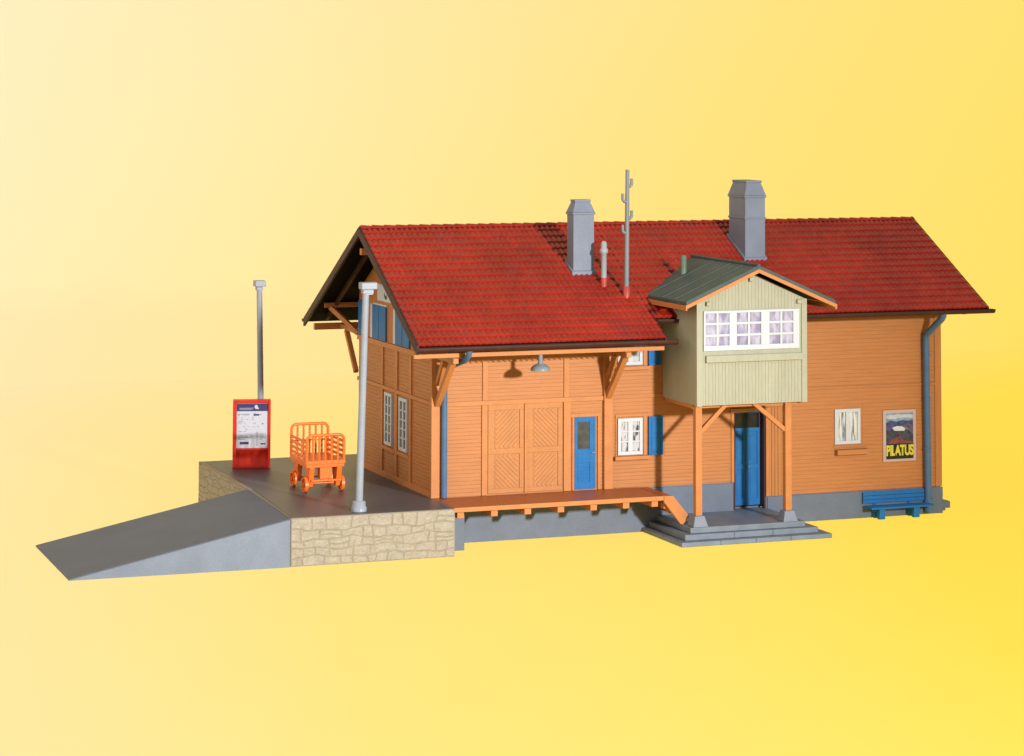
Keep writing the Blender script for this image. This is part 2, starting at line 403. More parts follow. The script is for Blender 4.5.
tiles(t, XL, XS, 0, 18, -1); tiles(t, XS, XR, 0, 15, -1); tiles(t, XL, XR, 0, 19, 1)
roof = P(t, 'roof', 'tiles')
# ridge tiles
k = MB(); x = XL
while x < XR - .01:
    xe = min(x + .335, XR); vs = []; 
    for xx, rad in ((x, .072), (x + .02, .086), (xe - .03, .066), (xe, .064)):
        for j in range(9):
            a = math.pi * j / 8; vs.append((xx, YR + math.cos(a) * rad * 1.6, ZR + .0 + math.sin(a) * rad))
    fs = [(i * 9 + j, (i + 1) * 9 + j, (i + 1) * 9 + j + 1, i * 9 + j + 1) for i in range(3) for j in range(8)]
    k.add(vs, fs, True); k.add(vs[:9], [tuple(range(9))]); k.add(vs[-9:], [tuple(reversed(range(9)))])
    x = xe
setpar(k.build('ridge_tiles', 'tiles'), roof)
# soffit boarding (dark)
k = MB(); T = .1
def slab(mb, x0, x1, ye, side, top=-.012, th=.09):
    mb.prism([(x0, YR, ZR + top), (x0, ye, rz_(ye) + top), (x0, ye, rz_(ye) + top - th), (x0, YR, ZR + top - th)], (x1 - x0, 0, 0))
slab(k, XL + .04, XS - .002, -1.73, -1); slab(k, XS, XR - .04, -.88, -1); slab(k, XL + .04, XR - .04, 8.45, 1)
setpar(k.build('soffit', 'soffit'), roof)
# bargeboards
def barge(x0, x1, ye, h=.19, top=.035):
    k = MB(); k.prism([(x0, YR, ZR + top), (x0, ye, rz_(ye) + top), (x0, ye, rz_(ye) + top - h), (x0, YR, ZR + top - h)], (x1 - x0, 0, 0)); return setpar(k.build('bargeboard', 'brown', bevel=.006), roof)
barge(XL - .05, XL + .02, -1.78, .24); barge(XL - .05, XL + .02, 8.5, .24); barge(XR - .02, XR + .03, -.94, .15); barge(XR - .02, XR + .03, 8.5, .15); barge(XS - .03, XS + .03, -1.77, .15)
for yy in (-1.2, 8.1):
    k = MB(); k.prism([(-.5, YR, ZR - .11), (-.5, yy, rz_(yy) - .11), (-.5, yy, rz_(yy) - .23), (-.5, YR, ZR - .23)], (.1, 0, 0)); setpar(k.build('rafter', 'brown'), roof)
# rafter tails under the front eaves
for i in range(5):
    x = .55 + i * 1.18
    k = MB(); k.bar((x, 0, rz_(0) - .15), (x, -1.55, rz_(-1.55) - .15), .09, .09); setpar(k.build('rafter', 'brown'), roof)
for i in range(8):
    x = 6.2 + i * 1.12
    k = MB(); k.bar((x, 0, rz_(0) - .15), (x, -.74, rz_(-.74) - .15), .09, .09); setpar(k.build('rafter', 'brown'), roof)
k = MB(); k.box(L + .3, L + .42, -.72, 0, 4.36, 4.45); setpar(k.build('rafter', 'brown'), roof)
# gutters
def gutter(x0, x1, y, z, r=.085):
    k = MB(); seg = 10; vs = []
    for xx in (x0, x1):
        for rad in (r, r - .018):
            for j in range(seg + 1):
                a = math.pi + math.pi * j / seg; vs.append((xx, y + math.cos(a) * rad, z + math.sin(a) * rad))
    n = seg + 1
    fs = []
    for j in range(seg):
        fs += [(j, j + 1, 2 * n + j + 1, 2 * n + j), (n + j, 3 * n + j, 3 * n + j + 1, n + j + 1)]
    fs += [(0, 2 * n, 3 * n, n), (n - 1, 2 * n - 1, 4 * n - 1, 3 * n - 1)]
    k.add(vs, fs, True)
    for xx, q in ((x0, -1), (x1, 1)):
        v = [(xx, y + math.cos(math.pi + math.pi * j / seg) * r, z + math.sin(math.pi + math.pi * j / seg) * r) for j in range(n)]
        k.add(v, [tuple(range(n))])
    return setpar(k.build('gutter', 'brown'), roof)
gutter(XL - .06, XS + .28, -1.84, rz_(-1.78) - .03, .125); gutter(XS + .05, XR + .14, -.99, rz_(-.94) - .02, .115); gutter(XL - .05, XR + .1, 8.58, rz_(8.5) + .0)

# chimneys
def chimney(x0, x1, y0, y1, zt, zw, band2=None, base_h=.14):
    k = MB(); zb0 = rz_(y0) ; zb1 = rz_(y1)
    ztop = zw
    # shaft following the roof slope at its foot
    pts = [(x0, y0, zb0 - .1), (x0, y1, min(zb1, ZR) - .1), (x0, y1, zw), (x0, y0, zw)]
    k.prism(pts, (x1 - x0, 0, 0))
    # foot collar
    e = .045
    k.prism([(x0 - e, y0 - e, rz_(y0 - e) - .05), (x0 - e, y1 + e, rz_(y1 + e) - .05), (x0 - e, y1 + e, rz_(y1 + e) + base_h), (x0 - e, y0 - e, rz_(y0 - e) + base_h * .9)], (x1 - x0 + 2 * e, 0, 0))
    def ring(zc, h, e):
        k.box(x0 - e, x1 + e, y0 - e, y1 + e, zc - h / 2, zc + h / 2)
    ring(zw, .06, .03)
    if band2: ring(band2, .05, .022)
    # tapered hood
    i = .085; a = [(x0 - .02, y0 - .02), (x1 + .02, y0 - .02), (x1 + .02, y1 + .02), (x0 - .02, y1 + .02)]
    b = [(x0 + i, y0 + i), (x1 - i, y0 + i), (x1 - i, y1 - i), (x0 + i, y1 - i)]
    z0, z1 = zw + .035, zt - .06
    k.add([(*p, z0) for p in a] + [(*p, z1) for p in b], [(0, 1, 5, 4), (1, 2, 6, 5), (2, 3, 7, 6), (3, 0, 4, 7)])
    k.box(x0 + i - .02, x1 - i + .02, y0 + i - .02, y1 - i + .02, z1, zt)
    return setpar(k.build('chimney', 'grey', bevel=.012), roof)
chimney(4.26, 4.86, .97, 1.43, 7.53, 7.17)
chimney(9.54, 10.15, 1.40, 2.45, 7.97, 7.54, 6.96)
k = MB(); k.lathe((4.92, .44, 5.17), [(.085, 0), (.085, .34)]); vbp = setpar(k.build('vent_pipe_collar', 'redbase'), roof)
k = MB(); k.lathe((4.92, .44, 5.50), [(.075, 0), (.075, .64), (.11, .66), (.11, .76), (.08, .78), (.08, .92), (.04, .97)]); setpar(k.build('vent_pipe', 'grey_light'), roof)

# purlins and braces
def tim(p, q, w=.12, h=.12, name='brace', up=(0, 0, 1)):
    k = MB(); k.bar(p, q, w, h, up); return P(k, name, 'timber', bevel=.008)
tim((-1.0, -1.42, 3.81), (5.84, -1.42, 3.81), .12, .12, 'purlin')
tim((-.86, 8.0, 3.76), (L + .5, 8.0, 3.76), .14, .18, 'purlin')
tim((-.78, 7.25, 4.42), (.6, 7.25, 4.42), .12, .14, 'purlin')
tim((-.97, YR, 6.14), (0, YR, 6.14), .16, .17, 'purlin')
for x in (.10, 4.83):
    tim((x, -.05, 2.42), (x, -1.40, 3.76), .15, .15, 'brace', (1, 0, 0))
    tim((x, 0, 3.66), (x, -1.5, 3.66), .14, .13, 'bracket_arm')
    tim((x, -.10, 2.95), (x, -.62, 3.6), .14, .14, 'brace', (1, 0, 0))
tim((-.06, .06, 2.6), (-.62, .06, 3.5), .1, .1, 'brace', (0, 1, 0)) if False else None
tim((-.60, 7.25, 4.36), (-.02, 6.50, 3.68), .12, .13, 'brace')
tim((-.05, 6.50, 3.72), (-.05, 8.02, 3.78), .12, .12, 'bracket_arm')
tim((-.05, 7.5, 3.68), (-.05, 6.55, 2.6), .12, .13, 'brace', (1, 0, 0))
for x in (5.2, 10.2, 14.7):
    tim((x, W + .02, 2.6), (x, 7.98, 3.82), .13, .13, 'brace', (1, 0, 0))

# downpipes
def pipe(pts, r=.075):
    k = MB(); k.tube(pts, r, 14); return P(k, 'downpipe', 'bluepipe')
p_ = pipe([(.34, -1.84, 3.96), (.34, -1.78, 3.82), (.32, -1.55, 3.68), (.27, -.3, 3.38), (.26, -.16, 3.3), (.26, -.14, 3.15), (.26, -.14, 0.02)], .078)
p_ = pipe([(14.40, -.96, 4.48), (14.40, -.94, 4.36), (14.40, -.86, 4.27), (14.31, -.26, 3.84), (14.30, -.17, 3.76), (14.30, -.15, 3.62), (14.34, -.15, -1.12)], .095)
for z in (.6, 2.0, 3.2):
    k = MB(); k.tube([(14.32, -.15, z), (14.32, -.15, z + .05)], .108, 14); k.box(14.30, 14.34, -.15, -.005, z, z + .05); P(k, 'pipe_bracket', 'bluepipe')
k = MB(); k.tube([(14.34, -.15, -.75), (14.34, -.15, -1.12)], .115, 14); P(k, 'pipe_bracket', 'bluepipe')

# ---- windows
def window(x0, x1, z0, z1, curt, cols=2, rows=3, y=-.03, fw=.09, bar=.04, centre=.12, sill=True, sillx=(.1, .2), sub=None):
    k = MB(); d0, d1 = y - .035, y + .02
    k.box(x0, x1, d0, d1, z1 - fw, z1); k.box(x0, x1, d0, d1, z0, z0 + fw)
    k.box(x0, x0 + fw, d0, d1, z0 + fw, z1 - fw); k.box(x1 - fw, x1, d0, d1, z0 + fw, z1 - fw)
    ix0, ix1 = x0 + fw, x1 - fw; cw = (ix1 - ix0 - centre * (cols - 1)) / cols
    for c in range(1, cols): k.box(ix0 + c * cw + (c - 1) * centre, ix0 + c * (cw + centre), d0 - .006, d1, z0 + fw, z1 - fw)
    rh = (z1 - z0 - 2 * fw) / rows
    for r_ in range(1, rows):
        zc = z0 + fw + r_ * rh
        for c in range(cols): k.box(ix0 + c * (cw + centre), ix0 + c * (cw + centre) + cw, d0 + .008, d1, zc - bar / 2, zc + bar / 2)
    w = P(k, 'window', 'white', bevel=.004)
    p = MB(); p.box(x0 + .03, x1 - .03, y + .004, y + .018, z0 + .03, z1 - .03); setpar(p.build('pane', curt), w)
    if sill:
        s_ = MB(); s_.box(x0 - sillx[0], x1 + sillx[1], -.13, -.001, z0 - .13, z0 - .03); setpar(s_.build('sill', 'timber', bevel=.01), w)
    return w
window(5.12, 5.83, .87, 1.84, 'curtain_grey', centre=.13)
window(5.12, 5.83, 3.24, 4.18, 'curtain_grey', centre=.13)
window(11.53, 12.31, .86, 1.82, 'curtain_white', 2, 1, sill=False, y=-.012)
k = MB(); k.box(11.53, 12.5, -.2, -.001, .58, .72); k.box(11.5, 12.53, -.03, -.001, .76, .82); P(k, 'flower_box', 'orange_wall', bevel=.01)
# surround strips of the shuttered windows
for z0, z1 in ((.86, 1.88), (3.22, 4.2)):
    k = MB(); k.box(5.86, 5.96, -.035, -.001, z0 - .02, z1); k.box(5.06, 5.10, -.035, -.001, z0 - .02, z1); k.box(5.06, 6.0, -.04, -.001, z1, z1 + .06); P(k, 'window_surround', 'timber', bevel=.004)
def shutter(x0, x1, z0, z1):
    k = MB(); y = -.055
    k.box(x0, x1, y, -.02, z0, z1); f = .06
    for a, b, c, e in ((x0, x1, z1 - f, z1), (x0, x1, z0, z0 + f), (x0, x0 + f, z0 + f, z1 - f), (x1 - f, x1, z0 + f, z1 - f), (x0 + f, x1 - f, (z0 + z1) / 2 - .035, (z0 + z1) / 2 + .035)): k.box(a, b, y - .02, y - .0005, c, e)
    for a, b in ((z0 + f + .04, (z0 + z1) / 2 - .075), ((z0 + z1) / 2 + .075, z1 - f - .04)): k.box(x0 + f + .03, x1 - f - .03, y - .012, y - .0005, a, b)
    return P(k, 'shutter', 'blue', bevel=.004)
shutter(6.0, 6.42, .84, 1.86); shutter(6.0, 6.36, 3.22, 4.2)

# gable windows (plane x = 0, facing -x)
def gwindow(y0, y1, z0, z1):
    k = MB(); f = .09; a, b = -.06, -.002
    k.box(a, b, y0, y1, z1 - f, z1); k.box(a, b, y0, y1, z0, z0 + f); k.box(a, b, y0, y0 + f, z0 + f, z1 - f); k.box(a, b, y1 - f, y1, z0 + f, z1 - f)
    yc = (y0 + y1) / 2; k.box(a, b, yc - .05, yc + .05, z0 + f, z1 - f)
    for i in range(1, 5):
        zc = z0 + f + (z1 - z0 - 2 * f) * i / 5; k.box(a + .012, b, y0 + f, yc - .05, zc - .018, zc + .018); k.box(a + .012, b, yc + .05, y1 - f, zc - .018, zc + .018)
    w = P(k, 'window', 'white', bevel=.004)
    p = MB(); p.box(-.018, -.004, y0 + .04, y1 - .04, z0 + .04, z1 - .04); setpar(p.build('pane', 'glass_dark'), w)
gwindow(3.32, 3.94, .91, 2.32); gwindow(2.0, 2.68, .91, 2.32)
def gshut(y0, y1, z0, z1, white=True):
    if white:
        k = MB(); k.box(-.045, -.021, y1, y1 + .24, z0, z1); k.box(-.045, -.021, y0, y1, z1, z1 + .05); P(k, 'window_frame', 'white', bevel=.004)
    yc = (y0 + y1) / 2
    for a, b in ((y0, yc - .015), (yc + .015, y1)):
        k = MB(); k.box(-.07, -.021, a, b, z0, z1); P(k, 'shutter', 'blue', bevel=.008)
gshut(3.84, 5.04, 3.68, 4.60); gshut(1.80, 3.0, 3.68, 4.60)
k = MB(); k.box(-.07, -.021, 5.80, 6.34, 3.68, 4.62); P(k, 'shutter', 'blue', bevel=.008)

# ---- doors
k = MB(); k.box(1.49, 2.48, -.03, -.001, .04, 2.34)
# leaf frames
rails = [(1.49, 2.48, .04, .16), (1.49, 2.48, 2.2, 2.34), (1.49, 2.48, 1.06, 1.2), (1.49, 1.66, .16, 1.06), (1.49, 1.66, 1.2, 2.2), (2.36, 2.48, .16, 1.06), (2.36, 2.48, 1.2, 2.2)]
for sx in (0, 1):
    k = MB(); o_ = 1.07 * sx; k.box(1.49 + o_, 2.48 + o_, -.022, -.001, .04, 2.34)
    for a, b, c, e in rails: k.box(a + o_, b + o_, -.048, -.0225, c, e)
    sd = P(k, 'sliding_door', 'sliding', bevel=.006)
    # diagonal battens
    dm = MB()
    for (z0, z1, s_) in ((.16, 1.06, -1 if sx == 0 else 1), (1.2, 2.2, 1 if sx == 0 else -1)):
        x0, x1 = 1.66 + o_, 2.36 + o_; w = x1 - x0; h = z1 - z0; st = .125
        c = -h
        while c < w:
            # line x - x0 = c + t, z - z0 = t (s_=1) clipped
            t0 = max(0, -c); t1 = min(h, w - c)
            if t1 - t0 > .12:
                t0 += .03; t1 -= .03
                a = Vector((x0 + c + t0, -.028, z0 + t0)); b = Vector((x0 + c + t1, -.028, z0 + t1))
                if s_ < 0: a.z = z1 - (a.z - z0); b.z = z1 - (b.z - z0)
                dm.bar(a, b, .016, .075, (b - a).cross(Vector((0, 1, 0))))
            c += st
    setpar(dm.build('diagonal_boards', 'sliding'), sd)
k = MB(); k.box(2.485, 2.555, -.085, -.001, .04, 2.34); P(k, 'timber_post', 'timber', bevel=.006)

k = MB(); k.box(3.895, 4.49, -.03, -.001, .03, 1.93)
for a, b, c, e in ((3.895, 3.98, .03, 1.93), (4.32, 4.49, .03, 1.93), (3.98, 4.32, 1.80, 1.93), (3.98, 4.32, .72, 1.08), (3.98, 4.32, .03, .2)): k.box(a, b, -.05, -.0305, c, e)
for i in range(5): k.box(3.99, 4.31, -.045, -.0305, .24 + i * .09, .29 + i * .09)
dr = P(k, 'door', 'blue', bevel=.004, label='narrow blue door with a tall dark window, behind the loading dock')
k = MB(); k.box(3.985, 4.315, -.037, -.0305, 1.09, 1.79); setpar(k.build('pane', 'glass_dark'), dr)
k = MB(); k.tube([(4.44, -.05, .98), (4.44, -.09, .98), (4.38, -.09, .98)], .012, 8); setpar(k.build('handle', 'grey_light'), dr)

dd = None
k = MB(); y = .24
for a, b in ((8.56, 8.965), (8.985, 9.39)):
    k.box(a, b, y, y + .04, -.70, 1.83)
    k.box(a, b, y - .025, y - .001, -.70, -.52); k.box(a, b, y - .025, y - .001, .28, .42); k.box(a, b, y - .025, y - .001, 1.30, 1.42); k.box(a, b, y - .025, y - .001, 1.78, 1.83)
    for q in (a, b - .08): k.box(q, q + .08, y - .0245, y - .001, -.52, .28); k.box(q, q + .08, y - .0245, y - .001, .42, 1.30); k.box(q, q + .08, y - .0245, y - .001, 1.42, 1.78)
    k.box(a + .12, b - .12, y - .015, y - .001, -.42, .18); k.box(a + .12, b - .12, y - .015, y - .001, .52, 1.2)
k.box(8.955, 8.995, y - .04, y - .026, -.70, 1.42)
dd = P(k, 'door', 'blue', bevel=.004, label='blue double entrance door under the oriel')
k = MB(); k.box(8.58, 8.955, y - .034, y - .026, 1.40, 1.79); k.box(8.995, 9.37, y - .034, y - .026, 1.40, 1.79); setpar(k.build('pane', 'glass_black'), dd)
k = MB(); k.lathe((9.04, y - .05, .35), [(.02, -.02), (.03, 0), (.02, .02)], 10); setpar(k.build('handle', 'grey_light'), dd)

# ---- oriel
OX0, OX1, OY, OZ = 6.44, 9.55, -2.22, 2.36
AX, AZ = 8.02, 5.80; OS = .425
ow = MB()
zl = AZ - .08 - OS * (AX - OX0)
ow.prism([(OX0, OY, OZ), (OX1, OY, OZ), (OX1, OY, zl), (AX, OY, AZ - .08), (OX0, OY, zl)], (0, -OY, 0))
# vertical boards on the front
x = OX0 + .13
while x < OX1 - .14:
    xb = min(x + .095, OX1 - .13); zt = AZ - .1 - OS * max(abs(x - AX), abs(xb - AX))
    if x > 9.35 or xb < 6.59: ow.box(x, xb - .007, OY - .009, OY - .001, OZ + .03, zt)
    else:
        ow.box(x, xb - .007, OY - .009, OY - .001, OZ + .03, 3.46); ow.box(x, xb - .007, OY - .009, OY - .001, 4.82, zt)
    x += .095
y = OY + .12
while y < -.05:
    ow.box(OX0 - .009, OX0 - .001, y, y + .085, OZ + .03, zl - .02); ow.box(OX1 + .001, OX1 + .009, y, y + .085, OZ + .03, zl - .02); y += .095
ow.box(OX0 - .03, OX0 + .12, OY - .03, OY + .1, OZ - .01, zl); ow.box(OX1 - .12, OX1 + .03, OY - .03, OY + .1, OZ - .01, zl)
wallo = P(ow, 'oriel_wall', 'sage')
k = MB(); k.box(6.66, 9.42, OY - .1, OY - .001, 3.47, 3.65); P(k, 'oriel_ledge', 'sage', bevel=.012)
for x, z in ((6.72, 4.98), (9.33, 4.98), (7.95, 5.58)):
    k = MB(); k.box(x - .06, x + .06, OY - .12, OY - .001, z - .05, z + .05); P(k, 'purlin_end', 'sage', bevel=.01)
# window band
k = MB(); y0, y1 = OY - .055, OY - .001
wx0, wx1, wz0, wz1 = 6.60, 9.35, 3.77, 4.79
cas = [(6.65, 7.33), (7.54, 8.24), (8.48, 9.17)]
rowz = [(3.90, 4.13), (4.19, 4.43), (4.49, 4.73)]
k.box(wx0, wx1, y0, y1, wz0, 3.90); k.box(wx0, wx1, y0, y1, 4.73, wz1)
vx = [wx0] + [q for c in cas for q in c] + [wx1]
for i in range(0, 8, 2): k.box(vx[i], vx[i + 1], y0, y1, 3.90, 4.73)
for a, b in cas:
    c = (a + b) / 2; k.box(c - .03, c + .03, y0 + .005, y1, 3.90, 4.73)
    for zb0, zb1 in ((4.13, 4.19), (4.43, 4.49)): k.box(a, c - .03, y0 + .01, y1, zb0, zb1); k.box(c + .03, b, y0 + .01, y1, zb0, zb1)
obw = P(k, 'window', 'white', bevel=.004)
k = MB(); k.box(6.63, 9.31, OY - .012, OY - .002, 3.88, 4.75); setpar(k.build('pane', 'curtain_lilac'), obw)
# oriel roof
EY = -2.60; HX = 2.06
def orz(x): return AZ + .14 - OS * abs(x - AX)
def mainy(z): return YR - (ZR + .03 - z) / SL
k = MB()
for s_ in (-1, 1):
    HXs = HX if s_ < 0 else HX + .17
    xe = AX + s_ * HXs; za, ze = AZ + .14, AZ + .14 - OS * HXs; th = .07
    ya, ye = mainy(za) + .25, mainy(ze) + .25
    v = [(AX, EY, za), (xe, EY, ze), (xe, ye, ze), (AX, ya, za), (AX, EY, za - th), (xe, EY, ze - th), (xe, ye, ze - th), (AX, ya, za - th)]
    f = [(0, 3, 2, 1), (4, 5, 6, 7), (0, 1, 5, 4), (1, 2, 6, 5), (2, 3, 7, 6)]
    if s_ < 0: f = f
    else: f = [tuple(reversed(q)) for q in f]
    f = [tuple(reversed(q)) for q in f] if s_ > 0 and False else f
    k.add(v, f)
    # sheet seams running down the slope
    for i in range(4):
        yy = EY + .03 + (0, .78, 1.55, 2.6)[i]
        xlo = xe - s_ * .02
        y_top = yy; 
        if yy > ye: 
            zt_ = ZR + .03 - SL * (YR - yy); xlo = AX + s_ * min(HX, max(0.0, (za - zt_) / OS - .1))
        if abs(xlo - AX) < .1: continue
        k.bar((AX, yy, za + .006), (xlo, yy, orz(xlo) + .006), .03, .02, (0, 0, 1))
k.tube([(AX, EY - .01, AZ + .15), (AX, mainy(AZ + .14) + .2, AZ + .15)], .045, 8)
orf = P(k, 'oriel_roof', 'oriel_roof')
# orange verge boards and eave boards
for s_ in (-1, 1):
    HXs = HX if s_ < 0 else HX + .17
    k = MB(); xe = AX + s_ * (HXs + .03)
    k.prism([(AX, EY - .03, AZ + .065), (xe, EY - .03, AZ + .065 - OS * (HXs + .03)), (xe, EY - .03, AZ - .035 - OS * (HXs + .03)), (AX, EY - .03, AZ - .035)], (0, .05, 0)); setpar(k.build('bargeboard', 'timber', bevel=.006), orf)
    k = MB(); xa = AX + s_ * (HXs - .02); ye = mainy(AZ + .14 - OS * HXs) + .1; zz = AZ + .065 - OS * HXs
    k.box(min(xa, xa + s_ * .05), max(xa, xa + s_ * .05), EY - .02, ye, zz - .14, zz - .01); setpar(k.build('eave_board', 'timber', bevel=.006), orf)
k = MB(); k.lathe((7.18, .3, 5.30), [(.085, 0), (.085, .72), (.07, .74), (.07, .76)], 16)
M['stub'] = plastic('stub', (0.12, 0.17, 0.12), .45, .1, 4, .1, 20)
setpar(k.build('flue_pipe', 'stub'), orf)

# porch posts
for x in (6.53, 9.10):
    k = MB(); k.box(x - .09, x + .09, -2.11, -1.93, -.5, OZ); pp = P(k, 'porch_post', 'timber', bevel=.01)
    k = MB(); a = .135; b = .21; y = -2.02
    k.add([(x - b, y - b, -.776), (x + b, y - b, -.776), (x + b, y + b, -.776), (x - b, y + b, -.776), (x - a, y - a, -.5), (x + a, y - a, -.5), (x + a, y + a, -.5), (x - a, y + a, -.5)],
          [(0, 1, 5, 4), (1, 2, 6, 5), (2, 3, 7, 6), (3, 0, 4, 7), (4, 5, 6, 7), (3, 2, 1, 0)])
    setpar(k.build('pedestal', 'grey', bevel=.01), pp)
tim((6.60, -2.02, 1.66), (7.33, -2.02, 2.36), .11, .12, 'brace', (0, 1, 0)); tim((9.03, -2.02, 1.62), (8.12, -2.02, 2.36), .11, .12, 'brace', (0, 1, 0))
tim((6.4, -1.95, 2.31), (9.5, -1.95, 2.31), .1, .08, 'porch_beam')
tim((6.53, -.02, 2.30), (6.53, -1.9, 2.30), .1, .1, 'porch_beam'); tim((9.10, -.02, 2.30), (9.10, -1.9, 2.30), .1, .1, 'porch_beam')

# ------------------------------------------------------------------ entrance steps
st = thing('entrance_steps', 'dark grey three tier stone steps under the oriel porch posts', 'steps', (8, -1.2, H))
for (x0, x1, yf, z0, z1) in ((5.82, 10.1, -2.62, -1.2, -1.08), (6.02, 9.82, -2.38, -1.076, -.93), (6.24, 9.52, -2.22, -.926, -.78)):
    k = MB(); k.box(x0, x1, yf, -.04, z0, z1 - .0)
    # slab joints as shallow raised joints between paving blocks
    o = k.build('step', 'step', None, .012); local(o, st)
k = MB(); k.box(8.5, 9.45, -.045, .3, -.926, -.784); local(k.build('landing', 'step'), st)
for (xs_, yf, z0, z1) in (((6.9, 7.9, 8.9), -2.62, -1.2, -1.08), ((7.4, 8.5), -2.38, -1.076, -.93)):
    for q in xs_:
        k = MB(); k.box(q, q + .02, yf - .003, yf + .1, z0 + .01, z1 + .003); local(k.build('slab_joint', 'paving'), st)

# ------------------------------------------------------------------ loading dock
dk = thing('loading_dock', 'orange timber loading dock on joists in front of the sliding doors', 'loading dock', (2.8, -.8, H))
k = MB()
for i in range(11):
    y0 = -1.66 + i * .148; k.box(0.0, 5.70, y0, y0 + .142, -.10, -.004)
local(k.build('deck', 'deck', None, .004), dk)
k = MB(); k.box(-.0, 5.72, -1.70, -1.662, -.115, .0); local(k.build('edge_board', 'timber', None, .006), dk)
for x in (.2, 1.1, 2.0, 2.9, 3.8, 4.7, 5.5):
    k = MB(); k.box(x - .09, x + .09, -1.62, -.035, -.28, -.102); local(k.build('joist', 'timber', None, .008), dk)
k = MB(); k.box(.0, .5, -1.06, -.035, H, -.285); local(k.build('pier', 'plinth', None, .008), dk)
# sloping board at its right end
k = MB(); k.prism([(5.73, -1.70, -.005), (5.98, -1.70, -.005), (6.44, -1.70, -.56), (6.27, -1.70, -.765), (6.20, -1.70, -.765), (5.73, -1.70, -.16)], (0, .12, 0)); local(k.build('stringer', 'timber', None, .008), dk)
k = MB(); k.prism([(5.73, -1.575, -.005), (5.96, -1.575, -.005), (6.40, -1.575, -.56), (6.30, -1.575, -.62), (5.85, -1.575, -.10), (5.73, -1.575, -.10)], (0, 1.5, 0)); local(k.build('ramp_board', 'deck', None, .004), dk)
k = MB(); k.box(5.78, 5.95, -1.55, -1.35, -.36, -.2); k.box(5.9, 6.1, -1.5, -1.38, -.48, -.36); local(k.build('bracket', 'timber', None, .01), dk)

# ------------------------------------------------------------------ stone platform and ramp
pf = thing('stone_platform', 'raised platform with cream rubble stone sides and dark paved top beside the gable', 'platform', (-2, 3, H))
FR = [(-4.25, -1.81), (-.02, -1.81), (-.02, W + .03), (1.2, W + .03), (1.2, 8.5), (-4.04, 8.5), (-4.04, 3.08)]
k = MB(); k.prism([(x, y, H) for x, y in FR], (0, 0, -H - .006)); 
def rubble(mb, P0, ux, out, length, z0, z1, seed):
    rr = random.Random(seed); ux = Vector(ux); out = Vector(out); P0 = Vector(P0)
    zs = [z0]
    while zs[-1] < z1 - .1: zs.append(min(zs[-1] + rr.uniform(.14, .24), z1))
    zs[-1] = z1
    ph = [[rr.uniform(0, 6.28) for _ in range(3)] for _ in zs]
    def zl_(i, t):
        if i == 0 or i == len(zs) - 1: return zs[i]
        a = ph[i]; return zs[i] + .030 * math.sin(t * 3.1 + a[0]) + .022 * math.sin(t * 6.7 + a[1]) + .008 * math.sin(t * 13 + a[2])
    def block(t0, t1, s0, s1, fa, fb):
        g = .011; n = 4
        lo = [(t0 + g + (t1 - t0 - 2 * g) * i / n + (s0 * (1 - i / n) + s1 * i / n) * 0, 0) for i in range(n + 1)]
        bot = [(t, fa(t) + g + rr.uniform(-.004, .006)) for t, _ in lo]; top = [(t + (s0 * (1 - i / n) + s1 * i / n), fb(t) - g - rr.uniform(-.004, .006)) for i, (t, _) in enumerate(lo)]
        if min(b_[1] - a_[1] for a_, b_ in zip(bot, top)) < .03: return
        ring = bot + top[::-1]; cx = sum(p[0] for p in ring) / len(ring); cz = sum(p[1] for p in ring) / len(ring)
        d = rr.uniform(.010, .018); vs = []
        for q, dd in ((0, 0.0), (.014, d * .75), (.03, d)):
            for t, z in ring:
                v = Vector((cx - t, cz - z)); L_ = max(v.length, 1e-6); t2, z2 = t + v.x / L_ * q, z + v.y / L_ * q
                p = P0 + ux * t2 + out * dd; vs.append((p.x, p.y, z2))
        m_ = len(ring); fs = []
        for b_ in range(2):
            for i in range(m_): j = (i + 1) % m_; fs.append((b_ * m_ + i, b_ * m_ + j, (b_ + 1) * m_ + j, (b_ + 1) * m_ + i))
        fs.append(tuple(range(2 * m_, 3 * m_)))
        mb.add(vs, fs, False)
    for i in range(len(zs) - 1):
        t = 0.0; s0 = 0.0
        while t < length - .02:
            w = rr.uniform(.24, .66) * (1.0 if rr.random() > .2 else .6); t1 = t + w
            if length - t1 < .16: t1 = length
            s1 = 0.0 if t1 >= length else rr.uniform(-.05, .05)
            if rr.random() < .14 and w > .3:
                mid = lambda q, i=i: (zl_(i, q) + zl_(i + 1, q)) / 2 + .015 * math.sin(q * 9)
                block(t, t1, s0 / 2, s1 / 2, lambda q: zl_(i, q), mid); block(t + s0 / 2, t1 + s1 / 2, s0 / 2, s1 / 2, mid, lambda q: zl_(i + 1, q))
            else: block(t, t1, s0, s1, lambda q: zl_(i, q), lambda q: zl_(i + 1, q))
            t = t1; s0 = s1
sw = local(k.build('stone_wall', 'mortar'), pf)
k = MB(); rubble(k, (-4.25, -1.81, 0), (1, 0, 0), (0, -1, 0), 4.23, H + .005, -.012, 5); sb = k.build('stone_facing', 'stone'); local(sb, pf)
k = MB(); rubble(k, (-4.04, 8.5, 0), (0, -1, 0), (-1, 0, 0), 5.42, H + .005, -.012, 8); sb = k.build('stone_facing', 'stone'); local(sb, pf)
IN = [(-4.2, -1.77), (-.06, -1.77), (-.06, W + .06), (1.16, W + .06), (1.16, 8.46), (-3.90, 8.46), (-3.94, 3.0)]
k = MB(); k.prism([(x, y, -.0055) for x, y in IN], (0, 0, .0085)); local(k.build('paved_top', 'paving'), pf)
k = MB(); k.prism([(-4.04, 3.08, -.0055), (-3.945, 3.0, -.0055), (-3.905, 8.46, -.0055), (-3.98, 8.5, -.0055), (-4.04, 8.5, -.0055)], (0, 0, .0075)); local(k.build('stone_rim', 'stone_rim'), pf)
